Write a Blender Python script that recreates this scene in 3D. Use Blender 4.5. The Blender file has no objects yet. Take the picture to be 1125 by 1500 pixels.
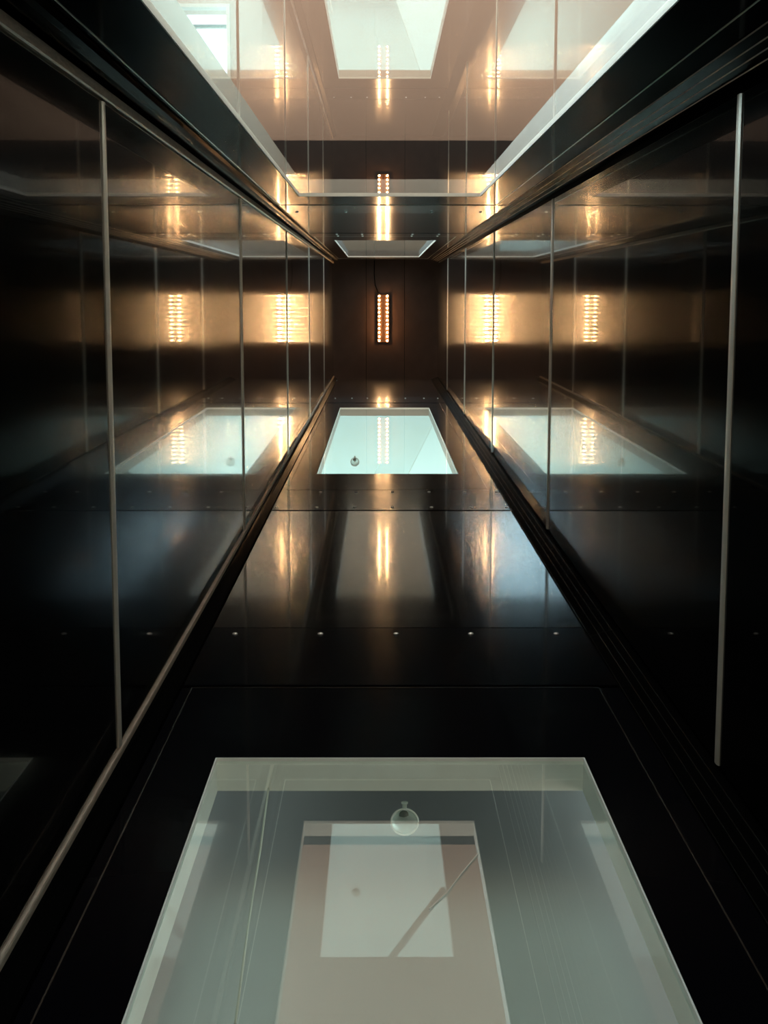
import bpy, bmesh, math, random
from mathutils import Vector, Matrix
random.seed(4)
SC = bpy.context.scene
COL = SC.collection
CZ = 1.2                      # height of the camera above the pit floor
XL, XR = -0.408, 0.510        # left and right wall faces
YB, YT = -0.730, 0.320        # rear and front wall faces (Y grows towards the landing side)
ZE = 13.1                     # distance from the camera to the shaft head
WX0, WX1 = -0.260, 0.326      # window openings
DX0, DX1 = -0.352, 0.412      # door leaves
RX0, RX1 = XL + 0.034, XR - 0.056   # fixed sheets between the corner trims
TH = 0.055                    # wall thickness at the openings


def W(x, y, z):
    """shaft coordinates (right, towards the landing, up from the camera) to world"""
    return Vector((x, -y, z + CZ))


# ------------------------------------------------------------------ materials
def mat(name, color, rough=0.5, metallic=0.0, ior=1.5, coat=0.0, coat_rough=0.03, emit=None, strength=0.0,
        bump=0.0, bscale=(60, 60, 60), vary=0.0):
    m = bpy.data.materials.new(name)
    m.use_nodes = True
    nt = m.node_tree
    b = nt.nodes['Principled BSDF']
    b.inputs['Base Color'].default_value = (*color, 1)
    b.inputs['Roughness'].default_value = rough
    b.inputs['Metallic'].default_value = metallic
    b.inputs['IOR'].default_value = ior
    b.inputs['Coat Weight'].default_value = coat
    b.inputs['Coat Roughness'].default_value = coat_rough
    if emit:
        b.inputs['Emission Color'].default_value = (*emit, 1)
        b.inputs['Emission Strength'].default_value = strength
    if bump or vary:
        tc = nt.nodes.new('ShaderNodeTexCoord')
        mp = nt.nodes.new('ShaderNodeMapping')
        mp.inputs['Scale'].default_value = bscale
        nz = nt.nodes.new('ShaderNodeTexNoise')
        nz.inputs['Scale'].default_value = 1.0
        nz.inputs['Detail'].default_value = 4.0
        nt.links.new(tc.outputs['Object'], mp.inputs['Vector'])
        nt.links.new(mp.outputs['Vector'], nz.inputs['Vector'])
        if bump:
            bp = nt.nodes.new('ShaderNodeBump')
            bp.inputs['Strength'].default_value = bump
            bp.inputs['Distance'].default_value = 0.002
            nt.links.new(nz.outputs['Fac'], bp.inputs['Height'])
            nt.links.new(bp.outputs['Normal'], b.inputs['Normal'])
        if vary:
            mx = nt.nodes.new('ShaderNodeMix')
            mx.data_type = 'RGBA'
            mx.inputs['A'].default_value = (*[c * (1 - vary) for c in color], 1)
            mx.inputs['B'].default_value = (*[min(1, c * (1 + vary)) for c in color], 1)
            nt.links.new(nz.outputs['Fac'], mx.inputs['Factor'])
            nt.links.new(mx.outputs['Result'], b.inputs['Base Color'])
    return m


def lacquer(name, color, r1, r2, amp, power, share, bump=0.0, bscale=(9, 9, 1.5)):
    """dark lacquered sheet: a sharp clear coat over a silky brushed layer"""
    m = bpy.data.materials.new(name)
    m.use_nodes = True
    nt = m.node_tree
    for n in list(nt.nodes):
        if n.type != 'OUTPUT_MATERIAL':
            nt.nodes.remove(n)
    out = [n for n in nt.nodes if n.type == 'OUTPUT_MATERIAL'][0]
    df = nt.nodes.new('ShaderNodeBsdfDiffuse'); df.inputs['Color'].default_value = (*color, 1)
    g1 = nt.nodes.new('ShaderNodeBsdfGlossy'); g1.inputs['Roughness'].default_value = r1
    g2 = nt.nodes.new('ShaderNodeBsdfGlossy'); g2.inputs['Roughness'].default_value = r2
    g1.inputs['Color'].default_value = (1, 1, 1, 1)
    g2.inputs['Color'].default_value = (1, 1, 1, 1)
    mg = nt.nodes.new('ShaderNodeMixShader'); mg.inputs[0].default_value = share
    # reflectance that rises steeply towards grazing view
    lw = nt.nodes.new('ShaderNodeLayerWeight'); lw.inputs['Blend'].default_value = 0.5
    pw = nt.nodes.new('ShaderNodeMath'); pw.operation = 'POWER'; pw.inputs[1].default_value = power
    ml = nt.nodes.new('ShaderNodeMath'); ml.operation = 'MULTIPLY'; ml.inputs[1].default_value = amp
    mn = nt.nodes.new('ShaderNodeMath'); mn.operation = 'MINIMUM'; mn.inputs[1].default_value = 0.88
    mx = nt.nodes.new('ShaderNodeMixShader')
    L = nt.links.new
    L(lw.outputs['Facing'], pw.inputs[0]); L(pw.outputs[0], ml.inputs[0]); L(ml.outputs[0], mn.inputs[0])
    L(g1.outputs[0], mg.inputs[1]); L(g2.outputs[0], mg.inputs[2])
    L(mn.outputs[0], mx.inputs[0]); L(df.outputs[0], mx.inputs[1]); L(mg.outputs[0], mx.inputs[2])
    L(mx.outputs[0], out.inputs['Surface'])
    if bump:
        tc = nt.nodes.new('ShaderNodeTexCoord'); mp = nt.nodes.new('ShaderNodeMapping')
        mp.inputs['Scale'].default_value = bscale
        nz = nt.nodes.new('ShaderNodeTexNoise'); nz.inputs['Scale'].default_value = 1.0
        nz.inputs['Detail'].default_value = 3.0
        bp = nt.nodes.new('ShaderNodeBump'); bp.inputs['Strength'].default_value = bump
        bp.inputs['Distance'].default_value = 0.001
        L(tc.outputs['Object'], mp.inputs['Vector']); L(mp.outputs['Vector'], nz.inputs['Vector'])
        L(nz.outputs['Fac'], bp.inputs['Height'])
        for g in (g1, g2):
            L(bp.outputs['Normal'], g.inputs['Normal'])
    return m


def glass(name, tint, ior, rough=0.0, power=4.0):
    """a clear sheet: Fresnel reflection over straight transmission"""
    m = bpy.data.materials.new(name)
    m.use_nodes = True
    nt = m.node_tree
    for n in list(nt.nodes):
        if n.type != 'OUTPUT_MATERIAL':
            nt.nodes.remove(n)
    out = [n for n in nt.nodes if n.type == 'OUTPUT_MATERIAL'][0]
    tr = nt.nodes.new('ShaderNodeBsdfTransparent'); tr.inputs['Color'].default_value = (*tint, 1)
    gl = nt.nodes.new('ShaderNodeBsdfGlossy'); gl.inputs['Roughness'].default_value = rough
    gl.inputs['Color'].default_value = (1.0, 1.0, 1.0, 1)
    # Schlick reflectance on the face the ray enters by, none on the inner side of the far face
    r0 = ((ior - 1) / (ior + 1)) ** 2
    lw = nt.nodes.new('ShaderNodeLayerWeight'); lw.inputs['Blend'].default_value = 0.5
    geo = nt.nodes.new('ShaderNodeNewGeometry')
    def mth(op, a, b):
        n = nt.nodes.new('ShaderNodeMath'); n.operation = op
        for i, v in enumerate((a, b)):
            if isinstance(v, (int, float)): n.inputs[i].default_value = v
            else: nt.links.new(v, n.inputs[i])
        return n.outputs[0]
    f = mth('MULTIPLY', mth('POWER', lw.outputs['Facing'], power), 1 - r0)
    f = mth('ADD', f, r0)
    f = mth('MULTIPLY', f, mth('SUBTRACT', 1.0, geo.outputs['Backfacing']))
    mx = nt.nodes.new('ShaderNodeMixShader')
    L = nt.links.new
    L(f, mx.inputs[0]); L(tr.outputs[0], mx.inputs[1]); L(gl.outputs[0], mx.inputs[2])
    L(mx.outputs[0], out.inputs['Surface'])
    return m


M_SIDE = lacquer('black_lacquer', (0.0015, 0.0015, 0.0015), 0.022, 0.13, 3.6, 13.0, 0.5, 0.008)
M_BACK = lacquer('black_sheet', (0.002, 0.002, 0.0025), 0.05, 0.14, 2.0, 9.5, 0.6, 0.05)
M_DOOR = lacquer('black_door_sheet', (0.002, 0.002, 0.003), 0.08, 0.16, 1.9, 12.0, 0.6, 0.05)
M_HEAD = mat('brown_head_sheet', (0.15, 0.085, 0.062), 0.32, 0.0, 1.5, vary=0.25, bscale=(8, 8, 8))
M_DARK = lacquer('black_backing', (0.002, 0.002, 0.002), 0.3, 0.3, 1.0, 20.0, 0.5)
M_STRIP = mat('champagne_metal', (0.90, 0.84, 0.74), 0.36, 0.7, vary=0.12, bscale=(30, 30, 6))
M_TRIM = mat('worn_bronze_trim', (0.62, 0.50, 0.40), 0.42, 0.7, bump=0.5, vary=0.35, bscale=(160, 160, 40))
M_TUBE = lacquer('black_channel', (0.002, 0.002, 0.002), 0.10, 0.22, 0.7, 16.0, 0.5)
M_FDOOR = lacquer('black_front_door_sheet', (0.002, 0.002, 0.003), 0.06, 0.16, 2.0, 22.0, 0.6, 0.05)
M_LINE = mat('fine_bright_line', (0.55, 0.50, 0.45), 0.35, 0.7)
M_RIB = mat('dark_ribbed_metal', (0.05, 0.048, 0.045), 0.25, 0.8)
M_SCREW = mat('bright_screw', (0.95, 0.93, 0.88), 0.3, 0.7)
M_PLASTER = mat('white_plaster', (0.56, 0.55, 0.53), 0.8, vary=0.06, bscale=(5, 5, 5))
M_GABLE = mat('pale_mint_render', (0.77, 0.97, 0.93), 0.9, vary=0.02, bscale=(1, 1, 1))
M_REVEAL = mat('white_reveal', (0.80, 0.82, 0.78), 0.55, vary=0.08, bscale=(40, 40, 10))
M_TAN = mat('tan_ceiling_paint', (0.66, 0.50, 0.42), 0.7, vary=0.03, bscale=(3, 3, 3))
M_ROOM = mat('pale_room_paint', (0.70, 0.66, 0.58), 0.8, vary=0.05, bscale=(3, 3, 3))
M_BULK = mat('charcoal_bulkhead', (0.012, 0.015, 0.02), 0.5)
M_GREEN = glass('green_tinted_glass', (0.94, 0.99, 0.965), 2.2, power=5.0)
M_CLEAR = glass('clear_glass', (0.96, 0.97, 0.96), 3.2, power=5.0)
M_ROOFGLASS = glass('rooflight_glass', (0.99, 1.0, 1.0), 1.4, power=5.0)
M_LED = mat('amber_diode', (1, 0.7, 0.3), 0.4, emit=(1.0, 0.57, 0.25), strength=105.0)
M_LEDBAR = mat('copper_led_channel', (0.16, 0.08, 0.045), 0.4, 0.5)
M_DISC = mat('frosted_disc', (0.80, 0.88, 0.84), 0.35, vary=0.1, bscale=(30, 30, 30))
M_DISC.node_tree.nodes['Principled BSDF'].inputs['Transmission Weight'].default_value = 0.8
M_CORE = mat('grey_disc_core', (0.12, 0.14, 0.13), 0.4)
M_PALE = mat('pale_line', (0.8, 0.78, 0.7), 0.5)
M_FLOOR = mat('dark_pit_concrete', (0.02, 0.02, 0.02), 0.9, bump=0.3, vary=0.3, bscale=(12, 12, 12))
M_WHITE = mat('white_bar_paint', (0.8, 0.82, 0.8), 0.5)


# ------------------------------------------------------------------ mesh helpers
def box(bm, x0, x1, y0, y1, z0, z1):
    """box in shaft coordinates"""
    vs = [bm.verts.new(W(x, y, z)) for z in (z0, z1) for y in (y0, y1) for x in (x0, x1)]
    for f in ((0, 1, 3, 2), (4, 6, 7, 5), (0, 4, 5, 1), (2, 3, 7, 6), (0, 2, 6, 4), (1, 5, 7, 3)):
        bm.faces.new([vs[i] for i in f])


def extrude_profile(bm, pts, z0, z1):
    """pts in the shaft's cross-section, swept up the shaft"""
    a = [bm.verts.new(W(x, y, z0)) for x, y in pts]
    b = [bm.verts.new(W(x, y, z1)) for x, y in pts]
    n = len(pts)
    for i in range(n):
        bm.faces.new((a[i], a[(i + 1) % n], b[(i + 1) % n], b[i]))
    bm.faces.new(a[::-1]); bm.faces.new(b)


def tube(bm, pts, r, n=10):
    pts = [Vector(p) for p in pts]
    rings = []
    for i, p in enumerate(pts):
        d = (pts[min(i + 1, len(pts) - 1)] - pts[max(i - 1, 0)]).normalized()
        u = d.orthogonal().normalized(); v = d.cross(u)
        if rings:
            pu = rings[-1][1]
            u = (pu - d * pu.dot(d)).normalized(); v = d.cross(u)
        rings.append(([bm.verts.new(p + (u * math.cos(t) + v * math.sin(t)) * r)
                       for t in [2 * math.pi * k / n for k in range(n)]], u))
    for (a, _), (b, _) in zip(rings, rings[1:]):
        for k in range(n):
            bm.faces.new((a[k], a[(k + 1) % n], b[(k + 1) % n], b[k]))
    bm.faces.new(rings[0][0][::-1]); bm.faces.new(rings[-1][0])


def lathe(bm, base, axis, prof, n=20):
    """profile (radius, height along axis) turned about axis"""
    axis = Vector(axis).normalized(); u = axis.orthogonal().normalized(); v = axis.cross(u)
    rings = []
    for r, h in prof:
        if r < 1e-6:
            rings.append([bm.verts.new(Vector(base) + axis * h)])
        else:
            rings.append([bm.verts.new(Vector(base) + axis * h + (u * math.cos(t) + v * math.sin(t)) * r)
                          for t in [2 * math.pi * k / n for k in range(n)]])
    for a, b in zip(rings, rings[1:]):
        for k in range(n):
            q = [a[k % len(a)], a[(k + 1) % len(a)], b[(k + 1) % len(b)], b[k % len(b)]]
            q = list(dict.fromkeys(q))
            if len(q) > 2:
                bm.faces.new(q)
    if len(rings[0]) > 1:
        bm.faces.new(rings[0][::-1])
    if len(rings[-1]) > 1:
        bm.faces.new(rings[-1])


def link(name, bm, m, parent=None, bevel=0.0, smooth=False, origin=None):
    bmesh.ops.recalc_face_normals(bm, faces=bm.faces[:])
    if bevel:
        bmesh.ops.bevel(bm, geom=bm.edges[:], offset=bevel, segments=2, affect='EDGES', profile=0.5)
    me = bpy.data.meshes.new(name)
    if origin is None:
        c = Vector((0, 0, 0))
        for v in bm.verts:
            c += v.co
        c /= max(1, len(bm.verts))
    else:
        c = Vector(origin)
    bmesh.ops.translate(bm, verts=bm.verts[:], vec=-c)
    bm.to_mesh(me); bm.free()
    if smooth:
        for p in me.polygons:
            p.use_smooth = True
    me.materials.append(m)
    o = bpy.data.objects.new(name, me)
    COL.objects.link(o)
    if parent:
        o.parent = parent
        o.location = c - parent.location
    else:
        o.location = c
    return o


def empty(name, loc):
    o = bpy.data.objects.new(name, None)
    COL.objects.link(o)
    o.location = loc
    o.empty_display_size = 0.05
    return o


def tag(o, label, cat, group=None, kind=None):
    o['label'] = label; o['category'] = cat
    if group: o['group'] = group
    if kind: o['kind'] = kind
    return o


def struct(o, label=None):
    o['kind'] = 'structure'
    if label: o['label'] = label
    return o


# ------------------------------------------------------------------ the shell
Z0, Z1 = -CZ, ZE
bm = bmesh.new(); box(bm, XL - 0.06, XL - 0.012, YB - TH, YT + TH, Z0, Z1 + .02)
struct(link('wall_left', bm, M_DARK), 'black left side wall of the narrow shaft')
bm = bmesh.new(); box(bm, XR + 0.012, XR + 0.06, YB - TH, YT + TH, Z0, Z1 + .02)
struct(link('wall_right', bm, M_DARK), 'black right side wall of the narrow shaft')
bm = bmesh.new(); box(bm, XL - 0.06, XR + 0.06, YB - TH, YT + TH, Z0 - 0.1, Z0)
struct(link('floor', bm, M_FLOOR), 'dark pit floor under the camera')

# the shaft head: sheets of brown-black metal with two fine joints
hd = empty('ceiling', W(0.05, -0.2, ZE)); struct(hd, 'dark brown sheet closing the far end of the shaft')
for xa, xb in ((XL - 0.012, -0.121), (-0.117, 0.219), (0.223, XR + 0.012)):
    bm = bmesh.new(); box(bm, xa, xb, YB - 0.01, YT + 0.01, ZE, ZE + 0.02)
    link('head_sheet', bm, M_HEAD, hd, bevel=0.001)
bm = bmesh.new(); box(bm, XL - .01, XR + .01, YB - .01, YT + .01, ZE + .021, ZE + .05)
link('backing_plate', bm, M_DARK, hd)

# windows in the front and rear walls: (front?, near end, far end, door near, door far)
REAR = [(-1.0, 2.265, -1.15, 2.686), (6.06, 9.73, 5.54, 10.15)]
FRONT = [(-0.6, 4.86, -1.15, 5.29), (8.62, 12.38, 8.06, 12.8)]


def wall_with_holes(name, front, holes, label):
    """the wall core behind the doors and sheets, in pieces around the openings, one mesh"""
    ya, yb = (YT + 0.012, YT + TH) if front else (YB - TH, YB - 0.012)
    bm = bmesh.new()
    z = Z0
    for a, b, _, _ in holes:
        if a > z: box(bm, XL - 0.012, XR + 0.012, ya, yb, z, a - 0.008)
        box(bm, XL - 0.012, WX0 - 0.008, ya, yb, a - 0.008, b + 0.008)
        box(bm, WX1 + 0.008, XR + 0.012, ya, yb, a - 0.008, b + 0.008)
        z = b + 0.008
    box(bm, XL - 0.012, XR + 0.012, ya, yb, z, Z1 + 0.02)
    return struct(link(name, bm, M_DARK), label)


wall_with_holes('wall_back', False, REAR, 'black rear wall of the shaft holding two glazed doors')
wall_with_holes('wall_front', True, FRONT, 'black front wall of the shaft holding two glazed doors')


def ring(bm, x0, x1, z0, z1, x2, x3, z2, z3, ya, yb):
    """rectangular frame between outer x0..x1,z0..z1 and inner x2..x3,z2..z3"""
    box(bm, x0, x2, ya, yb, z0, z1)
    box(bm, x3, x1, ya, yb, z0, z1)
    box(bm, x2, x3, ya, yb, z0, z2)
    box(bm, x2, x3, ya, yb, z3, z1)


def door(name, front, w0, w1, d0, d1, label, glassmat):
    s = 1 if front else -1
    y = YT if front else YB
    e = empty(name, W(0.03, y, max(d0, Z0))); struct(e, label)
    d0 = max(d0, Z0 + 0.01); w0 = max(w0, Z0 + 0.1)
    bm = bmesh.new()
    q = 0.0025
    ring(bm, DX0, DX1, d0, d1, WX0 - q, WX1 + q, w0 - q, w1 + q, *sorted((y, y + s * 0.011)))
    link('door_leaf', bm, M_FDOOR if front else M_DOOR, e)
    # fixed casing strips on both sides of the leaf
    g = 0.0030
    for ca, cb in ((RX0 + .002, DX0 - g), (DX1 + g, RX1 - .001)):
        bm = bmesh.new(); box(bm, ca, cb, *sorted((y, y + s * 0.011)), d0, d1)
        link('door_casing', bm, M_FDOOR if front else M_DOOR, e)
    # fine bright edge round the leaf
    bm = bmesh.new(); g = 0.0022
    ring(bm, DX0 - g, DX1 + g, d0 - g, d1 + g, DX0, DX1, d0, d1, *sorted((y - s * 0.0012, y + s * 0.010)))
    link('door_edge', bm, M_STRIP if front else M_RIB, e)
    # reveal lining of the opening
    bm = bmesh.new(); g = 0.0022
    ring(bm, WX0 - g, WX1 + g, w0 - g, w1 + g, WX0, WX1, w0, w1, *sorted((y + s * 0.0005, y + s * TH)))
    link('window_reveal', bm, M_REVEAL, e)
    bm = bmesh.new()
    yp = sorted((y + s * 0.006, y + s * 0.010))
    g = 0.0004
    # the pane lies close to the shaft side of the opening
    box(bm, WX0 + g, WX1 - g, yp[0], yp[1], w0 + g, w1 - g)
    link('window_pane', bm, glassmat, e)
    return e


door('door_1', False, *REAR[0], 'nearer glazed door in the rear wall, its grey-green window filling the bottom', M_GREEN)
door('door_2', False, *REAR[1], 'farther glazed door in the rear wall with a bright mint window', M_GREEN)
door('door_3', True, *FRONT[0], 'nearer glazed door at the top, looking onto a tan ceiling', M_CLEAR)
door('door_4', True, *FRONT[1], 'farther glazed door at the top, its window seen as a thin pale wedge', M_CLEAR)

# ------------------------------------------------------------------ sheets of the rear and front wall


def fixed_sheet(front, z0, z1, label):
    s = 1 if front else -1; y = YT if front else YB
    bm = bmesh.new()
    box(bm, RX0 + .002, RX1 - .002, *sorted((y, y + s * 0.011)), z0 + 0.004, z1 - 0.004)
    return tag(link('wall_sheet', bm, M_BACK, bevel=0.0012), label, 'wall panel')


fixed_sheet(False, 3.192, 4.995, 'wide black rear sheet reflecting the lights, between the two screwed plates')
fixed_sheet(False, 10.72, 13.09, 'topmost black rear sheet, above the mint window and below the shaft head')
fixed_sheet(True, 5.81, 7.66, 'black front sheet between the tan-lit opening and the wedge-shaped window')
fixed_sheet(True, 12.83, 13.09, 'short black front sheet between the pale window wedge and the shaft head')

# one screw, copied
def make_screw(parent, pos, s):
    bm = bmesh.new()
    lathe(bm, pos, (0, s, 0), [(0.0042, 0.0), (0.0060, 0.0006), (0.0058, 0.0022), (0.0036, 0.0036), (0, 0.0039)], 14)
    return link('screw', bm, M_SCREW, parent, smooth=True)


def cover_plate(front, z0, z1, screws, label):
    s = 1 if front else -1; y = YT if front else YB
    e = empty('cover_plate', W(0.03, y, z0)); tag(e, label, 'cover plate', 'screwed cover plates between the doors')
    bm = bmesh.new()
    box(bm, RX0 + .002, RX1 - .002, *sorted((y - s * 0.0015, y + s * 0.011)), z0 + 0.003, z1 - 0.003)
    link('plate', bm, M_DOOR, e, bevel=0.001)
    first = None
    for x, z in screws:
        p = W(x, y - s * 0.0012, z)
        if first is None:
            first = make_screw(e, p, s); f0 = p
        else:
            c = first.copy(); COL.objects.link(c); c.parent = e
            c.location = first.location + (p - f0)
    return e


cover_plate(False, 2.70, 3.19, [(x, 3.126) for x in (-0.315, -0.129, 0.036, 0.199, 0.385)],
            'black rear plate with one row of five screws, above the nearer rear window')
cover_plate(False, 5.0, 5.53, [(x, 5.065) for x in (-0.359, -0.219, -0.086, 0.045, 0.181, 0.319, 0.443)] +
            [(x, 5.47) for x in (-0.222, -0.088, 0.049, 0.186, 0.320, 0.440)],
            'black rear plate with two rows of screws, just under the mint window')
cover_plate(False, 10.17, 10.70, [(x, 10.6) for x in (-0.32, -0.2, -0.088, 0.049, 0.186, 0.320, 0.42)],
            'black rear plate just above the mint window, foreshortened to a dark line')
cover_plate(True, 5.31, 5.79, [(x, 5.70) for x in (-0.315, -0.129, 0.199, 0.385)],
            'black front plate along the far edge of the tan-lit opening')
cover_plate(True, 7.67, 8.05, [(x, z) for z in (7.75, 7.97) for x in (-0.222, -0.091, 0.172, 0.309)],
            'black front plate with two rows of four screws, before the thin pale window wedge')

# ------------------------------------------------------------------ side panels and joint strips
SEAMS_L = [2.225, 4.38, 6.53, 8.60, 10.85]
SEAMS_R = [2.135, 4.40, 6.62, 8.82, 11.10]
ordinal = ['nearest', 'second', 'third', 'fourth', 'fifth', 'sixth']
SY0, SY1 = -0.700, 0.2855
for side, seams in ((-1, SEAMS_L), (1, SEAMS_R)):
    x = XL if side < 0 else XR
    nm = 'left' if side < 0 else 'right'
    zs = [Z0 + 0.01] + seams + [ZE - 0.004]
    gaze = {0: 'cut by the %s edge of the photo' % nm, 5: 'smallest, touching the shaft head'}
    for i in range(6):
        bm = bmesh.new()
        a = zs[i] + (0.006 if i else 0); b = zs[i + 1] - (0.006 if i < 5 else 0)
        box(bm, *sorted((x, x + side * 0.011)), SY0 + 0.002, SY1 - 0.002, a, b)
        if i == 0: t = 'before the first metal joint strip, %s' % gaze[0]
        elif i == 5: t = 'beyond the fifth joint strip, %s' % gaze[5]
        else: t = 'between the %s and %s metal joint strips' % (['', 'first', 'second', 'third', 'fourth'][i], ['', 'second', 'third', 'fourth', 'fifth'][i])
        tag(link('wall_panel', bm, M_SIDE, bevel=0.0015),
            'glossy black %s-wall panel %s' % (nm, t), 'wall panel', 'glossy black panels of the %s wall' % nm)
    for i, z in enumerate(seams):
        bm = bmesh.new()
        wz = 0.0135 + 0.004 * i
        # raised rounded profile running across the wall
        pts = [(0.010, -wz), (-0.0015, -wz), (-0.0035, -wz * .5), (-0.0035, wz * .4), (-0.0015, wz), (0.010, wz)]
        ra = [bm.verts.new(W(x + side * p, SY0 + 0.003, z + q)) for p, q in pts]
        rb = [bm.verts.new(W(x + side * p, SY1 - 0.003, z + q)) for p, q in pts]
        n = len(pts)
        for k in range(n):
            bm.faces.new((ra[k], ra[(k + 1) % n], rb[(k + 1) % n], rb[k]))
        bm.faces.new(ra[::-1]); bm.faces.new(rb)
        far = ['first and widest', 'second', 'third', 'fourth', 'fifth and thinnest'][i]
        tag(link('joint_strip', bm, M_STRIP), '%s pale metal joint strip on the %s wall, counted from the camera' % (far, nm),
            'metal strip', 'metal joint strips of the %s wall' % nm)

# ------------------------------------------------------------------ corner trims
def trim(name, pts, m, label, cat, z0=Z0 + 0.01, z1=ZE - 0.003):
    bm = bmesh.new(); extrude_profile(bm, pts, z0, z1)
    return tag(link(name, bm, m), label, cat)


def arc(cx, cy, r, a0, a1, n=9):
    return [(cx + r * math.cos(math.radians(a0 + (a1 - a0) * i / n)), cy + r * math.sin(math.radians(a0 + (a1 - a0) * i / n))) for i in range(n + 1)]


trim('corner_trim', [(XL - .010, 0.286), (XL + .004, 0.286), (XL + .0060, 0.288), (XL + .0060, 0.3015), (XL - .010, 0.3015)], M_TRIM,
     'rough bronze edge trim along the top of the left wall', 'corner trim')
trim('corner_channel', arc(XL + .0275, 0.3225, .0205, 180, 360) , M_TUBE,
     'rounded black channel beside the bronze trim at upper left', 'corner channel')
trim('corner_trim', [(XL - .010, -0.7005), (XL + .004, -0.7005), (XL + .005, -0.703), (XL + .005, -0.7105), (XL - .010, -0.7105)], M_TRIM,
     'thin double-lined bronze edge trim along the bottom of the left wall', 'corner trim')
trim('corner_channel', [(XL - .01, -0.7115), (XL + .010, -0.7115), (XL + .014, -0.716), (XL + .032, -0.728), (XL + .032, -0.741), (XL - .01, -0.741)], M_TUBE,
     'flat black channel beside the bronze trim at lower left', 'corner channel')


def ribbed(front, label):
    s = 1 if front else -1; y = YT if front else YB
    e = empty('ribbed_trim', W(0.48, y, Z0 + .01)); tag(e, label, 'corner trim')
    bm = bmesh.new()
    extrude_profile(bm, [(RX1 + .001, y), (XR + .010, y - s * .020), (XR + .010, y + s * .011), (RX1 + .001, y + s * .011)], Z0 + .01, ZE - .003)
    link('channel_body', bm, M_TUBE, e)
    for t in (0.04, 0.36, 0.62, 0.88):
        xx = RX1 + (XR - RX1) * t; yy = y - s * .020 * t * (XR - RX1) / (XR + .01 - RX1)
        bm = bmesh.new()
        extrude_profile(bm, [(xx - .0008, yy), (xx, yy - s * .0014), (xx + .0008, yy), (xx, yy + s * .002)], Z0 + .01, ZE - .003)
        link('rib', bm, M_RIB if not front else M_LINE, e)


ribbed(False, 'dark ribbed metal trim running up the lower right corner')
ribbed(True, 'dark ribbed metal trim with four bright lines in the upper right corner')

# ------------------------------------------------------------------ the light strip in the shaft head
led = empty('light_strip', W(0.033, -0.19, ZE))
tag(led, 'amber light strip of two dotted rows on the brown end of the shaft', 'light strip')
bm = bmesh.new(); box(bm, -0.020, 0.086, -0.405, 0.016, ZE - 0.014, ZE - 0.001)
link('channel', bm, M_LEDBAR, led, bevel=0.003)
d0 = None
for c, xx in enumerate((-0.003, 0.068)):
    for k in range(12):
        yy = 0.002 - k * 0.0355
        p = W(xx, yy, ZE - 0.014)
        if d0 is None:
            bm = bmesh.new(); lathe(bm, p, (0, 0, -1), [(0.0070, 0), (0.0070, 0.004), (0.0045, 0.007), (0, 0.0085)], 12)
            d0 = link('diode', bm, M_LED, led, smooth=True); p0 = p
        else:
            q = d0.copy(); COL.objects.link(q); q.parent = led; q.location = d0.location + (p - p0)
bm = bmesh.new(); tube(bm, [W(-0.045, 0.315, ZE - .008), W(-0.047, 0.2, ZE - .008), W(-0.04, 0.1, ZE - .009), W(-0.012, 0.03, ZE - .012), W(0.004, 0.018, ZE - .009)], 0.004, 8)
tag(link('power_cable', bm, M_RIB, smooth=True), 'thin cable on the shaft end running to the amber light strip', 'cable')

# ------------------------------------------------------------------ round knobs on the outer side of the panes
def knob(x, z, label):
    y = YB - 0.040
    e = empty('glass_knob', W(x, y, z)); tag(e, label, 'knob')
    bm = bmesh.new(); lathe(bm, W(x, YB - 0.0105, z + .006), (0, 1, 0), [(0.005, 0), (0.005, 0.002), (0.0035, 0.003), (0.0035, 0.028)], 16)
    link('stem', bm, M_DISC, e, smooth=True)
    bm = bmesh.new(); lathe(bm, W(x, y, z + .012), (0, 0, -1), [(0.017, 0), (0.0200, 0.003), (0.0200, 0.008), (0.012, 0.0105), (0, 0.0115)], 32)
    link('knob_head', bm, M_DISC, e, smooth=True)
    bm = bmesh.new()
    tube(bm, [W(x + .0200 * math.cos(t), y + .0200 * math.sin(t), z + .003) for t in [2 * math.pi * k / 36 for k in range(37)]], 0.0014, 8)
    link('knob_rim', bm, M_WHITE, e, smooth=True)
    bm = bmesh.new(); lathe(bm, W(x - .001, y + .0105, z + .003), (0, 0, -1), [(0.0075, 0), (0.007, 0.0015), (0, 0.002)], 20)
    link('knob_core', bm, M_CORE, e, smooth=True)


knob(0.037, 2.080, 'small round pale knob behind the big grey-green window at the bottom')
knob(-0.116, 6.85, 'small round pale knob behind the bright mint window')

bm = bmesh.new()
tube(bm, [W(0.131, YB - 0.0045, 1.868), W(0.105, YB - 0.0045, 1.80), W(0.085, YB - 0.0045, 1.742), W(0.060, YB - 0.0045, 1.690)], 0.0007, 6)
tag(link('loose_thread', bm, M_PALE), 'fine pale thread lying diagonally on the big lower window', 'thread')
bm = bmesh.new()
tube(bm, [W(-0.178, YB - .050, 2.262), W(-0.170, YB - .050, 2.0), W(-0.165, YB - .051, 1.75), W(-0.157, YB - .053, 1.5)], 0.0016, 6)  # thin pale tube added to stand in for a reflected line
tag(link('reflection_line', bm, M_PALE, smooth=True), 'pale line added in place of a reflection at the upper left of the big lower window', 'reflection line')

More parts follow.
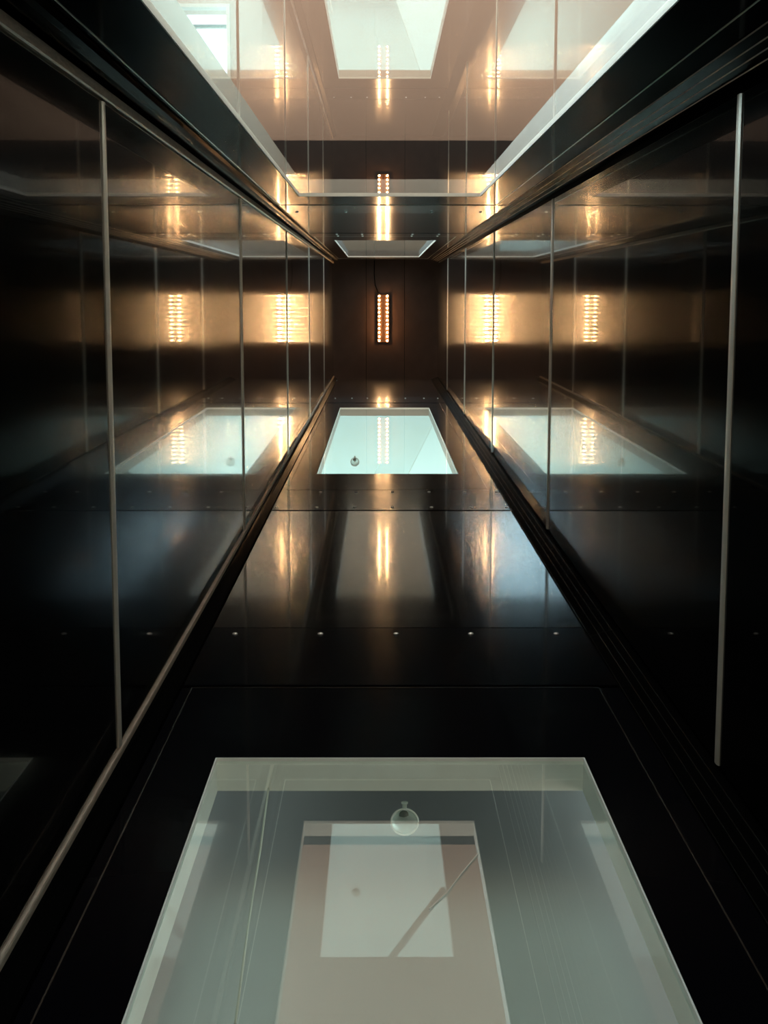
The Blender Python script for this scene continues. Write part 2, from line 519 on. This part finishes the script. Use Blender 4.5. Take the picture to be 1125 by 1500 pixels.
# ------------------------------------------------------------------ outside the rear doors: a light well
YW = YB - TH - 0.16
bm = bmesh.new()
box(bm, -0.60, 0.55, YW - 0.05, YW, Z0, 4.3)
struct(link('wall_outer', bm, M_PLASTER), 'grey-white plastered wall of the light well behind the lower rear window')
bm = bmesh.new(); box(bm, -0.62, -0.56, YW, YB - TH, Z0, 4.3)
struct(link('wall_outer', bm, M_PLASTER), 'side wall of the light well')
bm = bmesh.new(); box(bm, -0.60, 0.60, YW - .05, YB - TH - .001, 4.301, 4.36)  # unseen cover, added so light enters the well only from the right
struct(link('ceiling', bm, M_PLASTER), 'added unseen soffit keeping light from above out of the light well')
# pale gable of the neighbouring wing, its edge slanting across the mint window
bm = bmesh.new()
pts = [(-5.0, 12.0), (0.11, 12.0), (0.168, 12.779), (0.279, 14.167), (0.713, 19.613), (0.955, 22.661), (1.1, 24.5), (-5.0, 24.5)]
fa = [bm.verts.new(W(x, -1.7, z)) for x, z in pts]; fb = [bm.verts.new(W(x, -1.72, z)) for x, z in pts]
bm.faces.new(fa); bm.faces.new(fb[::-1])
for k in range(len(pts)):
    bm.faces.new((fa[k], fb[k], fb[(k + 1) % len(pts)], fa[(k + 1) % len(pts)]))
struct(link('wall_outer', bm, M_GABLE), 'pale neighbouring wall filling most of the mint window')
# slanting bar outside the mint window
bm = bmesh.new()
a = W(0.33, -0.92, 7.24); b = W(0.04, -0.92, 6.41)
tube(bm, [W(0.42, YB - TH - .016, 6.8), W(0.40, YB - TH - .05, 6.92), a, b, W(0.02, YB - TH - .016, 5.9)], 0.018, 10)
tag(link('slanting_bar', bm, M_CORE, smooth=True), 'dark slanting bar outside, reflected in the middle of the big lower window', 'bar')

# ------------------------------------------------------------------ the landing outside the front door
ZC = 5.20
bm = bmesh.new()
YO = YT + TH
box(bm, -0.523, 1.7, YO, 0.530, ZC - 0.02, ZC + 0.2)
box(bm, -1.6, -0.523, YO, 0.530, ZC - 0.02, ZC + 0.2)
tag(link('bulkhead', bm, M_BULK), 'charcoal bulkhead band between the tan ceiling and the opening', 'bulkhead')
RXa, RXb, RYa, RYb = -1.05, -0.510, 0.60, 0.985
bm = bmesh.new()
box(bm, -1.6, RXa, 0.531, 2.6, ZC, ZC + 0.2)
box(bm, RXb, 1.7, 0.531, 2.6, ZC, ZC + 0.2)
box(bm, RXa, RXb, 0.531, RYa, ZC, ZC + 0.2)
box(bm, RXa, RXb, RYb, 2.6, ZC, ZC + 0.2)
struct(link('ceiling', bm, M_TAN), 'smooth tan ceiling of the landing seen through the top opening')
rl = empty('window_1', W((RXa + RXb) / 2, RYa, ZC)); struct(rl, 'white rooflight at the upper left of the tan ceiling')
bm = bmesh.new(); g = 0.0
box(bm, RXb - 0.012, RXb - .0005, RYa + .0005, RYb - .0005, ZC - .01, ZC + 0.05)
box(bm, RXa + .0005, RXa + .012, RYa + .0005, RYb - .0005, ZC - .01, ZC + 0.05)
box(bm, RXa + .012, RXb - .012, RYa + .0005, RYa + .012, ZC - .01, ZC + 0.05)
box(bm, RXa + .012, RXb - .012, RYb - .012, RYb - .0005, ZC - .01, ZC + 0.05)
link('window_frame', bm, M_WHITE, rl)
bm = bmesh.new(); box(bm, RXa + .012, RXb - .012, 0.908, 0.918, ZC + .0, ZC + 0.03)
link('glazing_bar', bm, M_RIB, rl)
bm = bmesh.new(); box(bm, RXa + .012, RXb - .012, RYa + .012, RYb - .012, ZC + .035, ZC + 0.041)
link('window_pane', bm, M_ROOFGLASS, rl)
# far wall of the landing and its right-hand wall
bm = bmesh.new(); box(bm, 1.7, 1.8, YO, 2.7, 1.2, ZC + 0.2)
struct(link('wall_landing', bm, M_ROOM), 'pale right-hand wall of the landing')
# upper landing soffit, open to the sky on the left
bm = bmesh.new(); box(bm, -0.75, 3.2, YO, 7.0, 22.0, 22.15)
struct(link('ceiling', bm, M_ROOM), 'pale soffit over the upper landing beyond the wedge-shaped window')

# ------------------------------------------------------------------ sky
w = bpy.data.worlds.new('sky'); SC.world = w; w.use_nodes = True
nt = w.node_tree
bg = nt.nodes['Background']
tc = nt.nodes.new('ShaderNodeTexCoord'); sp = nt.nodes.new('ShaderNodeSeparateXYZ')
rp = nt.nodes.new('ShaderNodeValToRGB')
mr = nt.nodes.new('ShaderNodeMapRange')
mr.inputs['From Min'].default_value = -1; mr.inputs['From Max'].default_value = 1
nt.links.new(tc.outputs['Generated'], sp.inputs[0])
nt.links.new(sp.outputs['Z'], mr.inputs['Value'])
nt.links.new(mr.outputs['Result'], rp.inputs['Fac'])
els = rp.color_ramp.elements
els[0].position = 0.0; els[0].color = (0.62, 0.50, 0.40, 1)
els[1].position = 1.0; els[1].color = (0.72, 0.99, 0.95, 1)
e = els.new(0.46); e.color = (0.72, 0.62, 0.52, 1)
e = els.new(0.56); e.color = (0.80, 0.98, 1.0, 1)
def rng(sock, a, b, neg=False):
    n = nt.nodes.new('ShaderNodeMapRange'); n.interpolation_type = 'SMOOTHSTEP'
    n.inputs['From Min'].default_value = a; n.inputs['From Max'].default_value = b
    nt.links.new(sock, n.inputs['Value'])
    return n.outputs['Result']
neg = nt.nodes.new('ShaderNodeMath'); neg.operation = 'MULTIPLY'; neg.inputs[1].default_value = -1
nt.links.new(sp.outputs['Y'], neg.inputs[0])
pr = nt.nodes.new('ShaderNodeMath'); pr.operation = 'MULTIPLY'
nt.links.new(rng(neg.outputs[0], 0.04, 0.2), pr.inputs[0]); nt.links.new(rng(sp.outputs['Z'], 0.5, 0.85), pr.inputs[1])
# the sunny side of the sky is brighter and bluer
am = nt.nodes.new('ShaderNodeMix'); am.data_type = 'RGBA'
nt.links.new(pr.outputs[0], am.inputs['Factor']); nt.links.new(rp.outputs['Color'], am.inputs['A'])
am.inputs['B'].default_value = (1.35, 2.1, 2.5, 1)
nt.links.new(am.outputs['Result'], bg.inputs['Color'])
bg.inputs['Strength'].default_value = 1.15

sun = bpy.data.lights.new('sun', 'SUN'); sun.energy = 0.9; sun.angle = math.radians(20); sun.color = (0.86, 1.0, 1.0)
so = bpy.data.objects.new('sun', sun); COL.objects.link(so)
so.location = W(-3, 1.4, 5)
so.rotation_euler = (-(W(-1, 0.38, 0.16) - W(0, 0, 0))).to_track_quat('-Z', 'Y').to_euler()

# ------------------------------------------------------------------ camera
F = 2150.0; PX, PY = 556.0, 434.0
cam = bpy.data.cameras.new('camera'); co = bpy.data.objects.new('camera', cam); COL.objects.link(co)
SC.camera = co
cam.sensor_fit = 'VERTICAL'; cam.sensor_height = 36.0; cam.lens = F / 1500 * 36.0
cam.clip_start = 0.02; cam.clip_end = 200
# shaft axis in camera coordinates (x right, y up, z forward)
ax = Vector(((PX - 562.5) / F, -(PY - 750) / F, 1.0)).normalized()
yaw = math.atan2(ax.x, ax.z)
X = Vector((math.cos(yaw), 0, -math.sin(yaw)))
Y = ax.cross(X)
# columns: shaft basis -> camera; invert to get camera axes in shaft coordinates
R = Matrix((X, Y, ax))            # rows: shaft coords of a camera-space vector d = R @ d
cr = R @ Vector((1, 0, 0)); cu = R @ Vector((0, 1, 0)); cf = R @ Vector((0, 0, 1))
tow = lambda v: Vector((v.x, -v.y, v.z))
r_, u_, b_ = tow(cr), tow(cu), -tow(cf)
m4 = Matrix.Identity(4)
for i in range(3):
    m4[i][0], m4[i][1], m4[i][2] = r_[i], u_[i], b_[i]
m4.translation = Vector((0, 0, CZ))
co.matrix_world = m4

SC.view_settings.view_transform = 'Standard'
SC.view_settings.look = 'None'
SC.view_settings.exposure = 1.2
SC.view_settings.gamma = 1.0
SC.view_settings.use_curve_mapping = False
cy = SC.cycles
cy.max_bounces = 20; cy.glossy_bounces = 16; cy.diffuse_bounces = 4; cy.transparent_max_bounces = 24
cy.use_denoising = True
cy.caustics_reflective = True
cy.sample_clamp_indirect = 0
cy.blur_glossy = 0.0
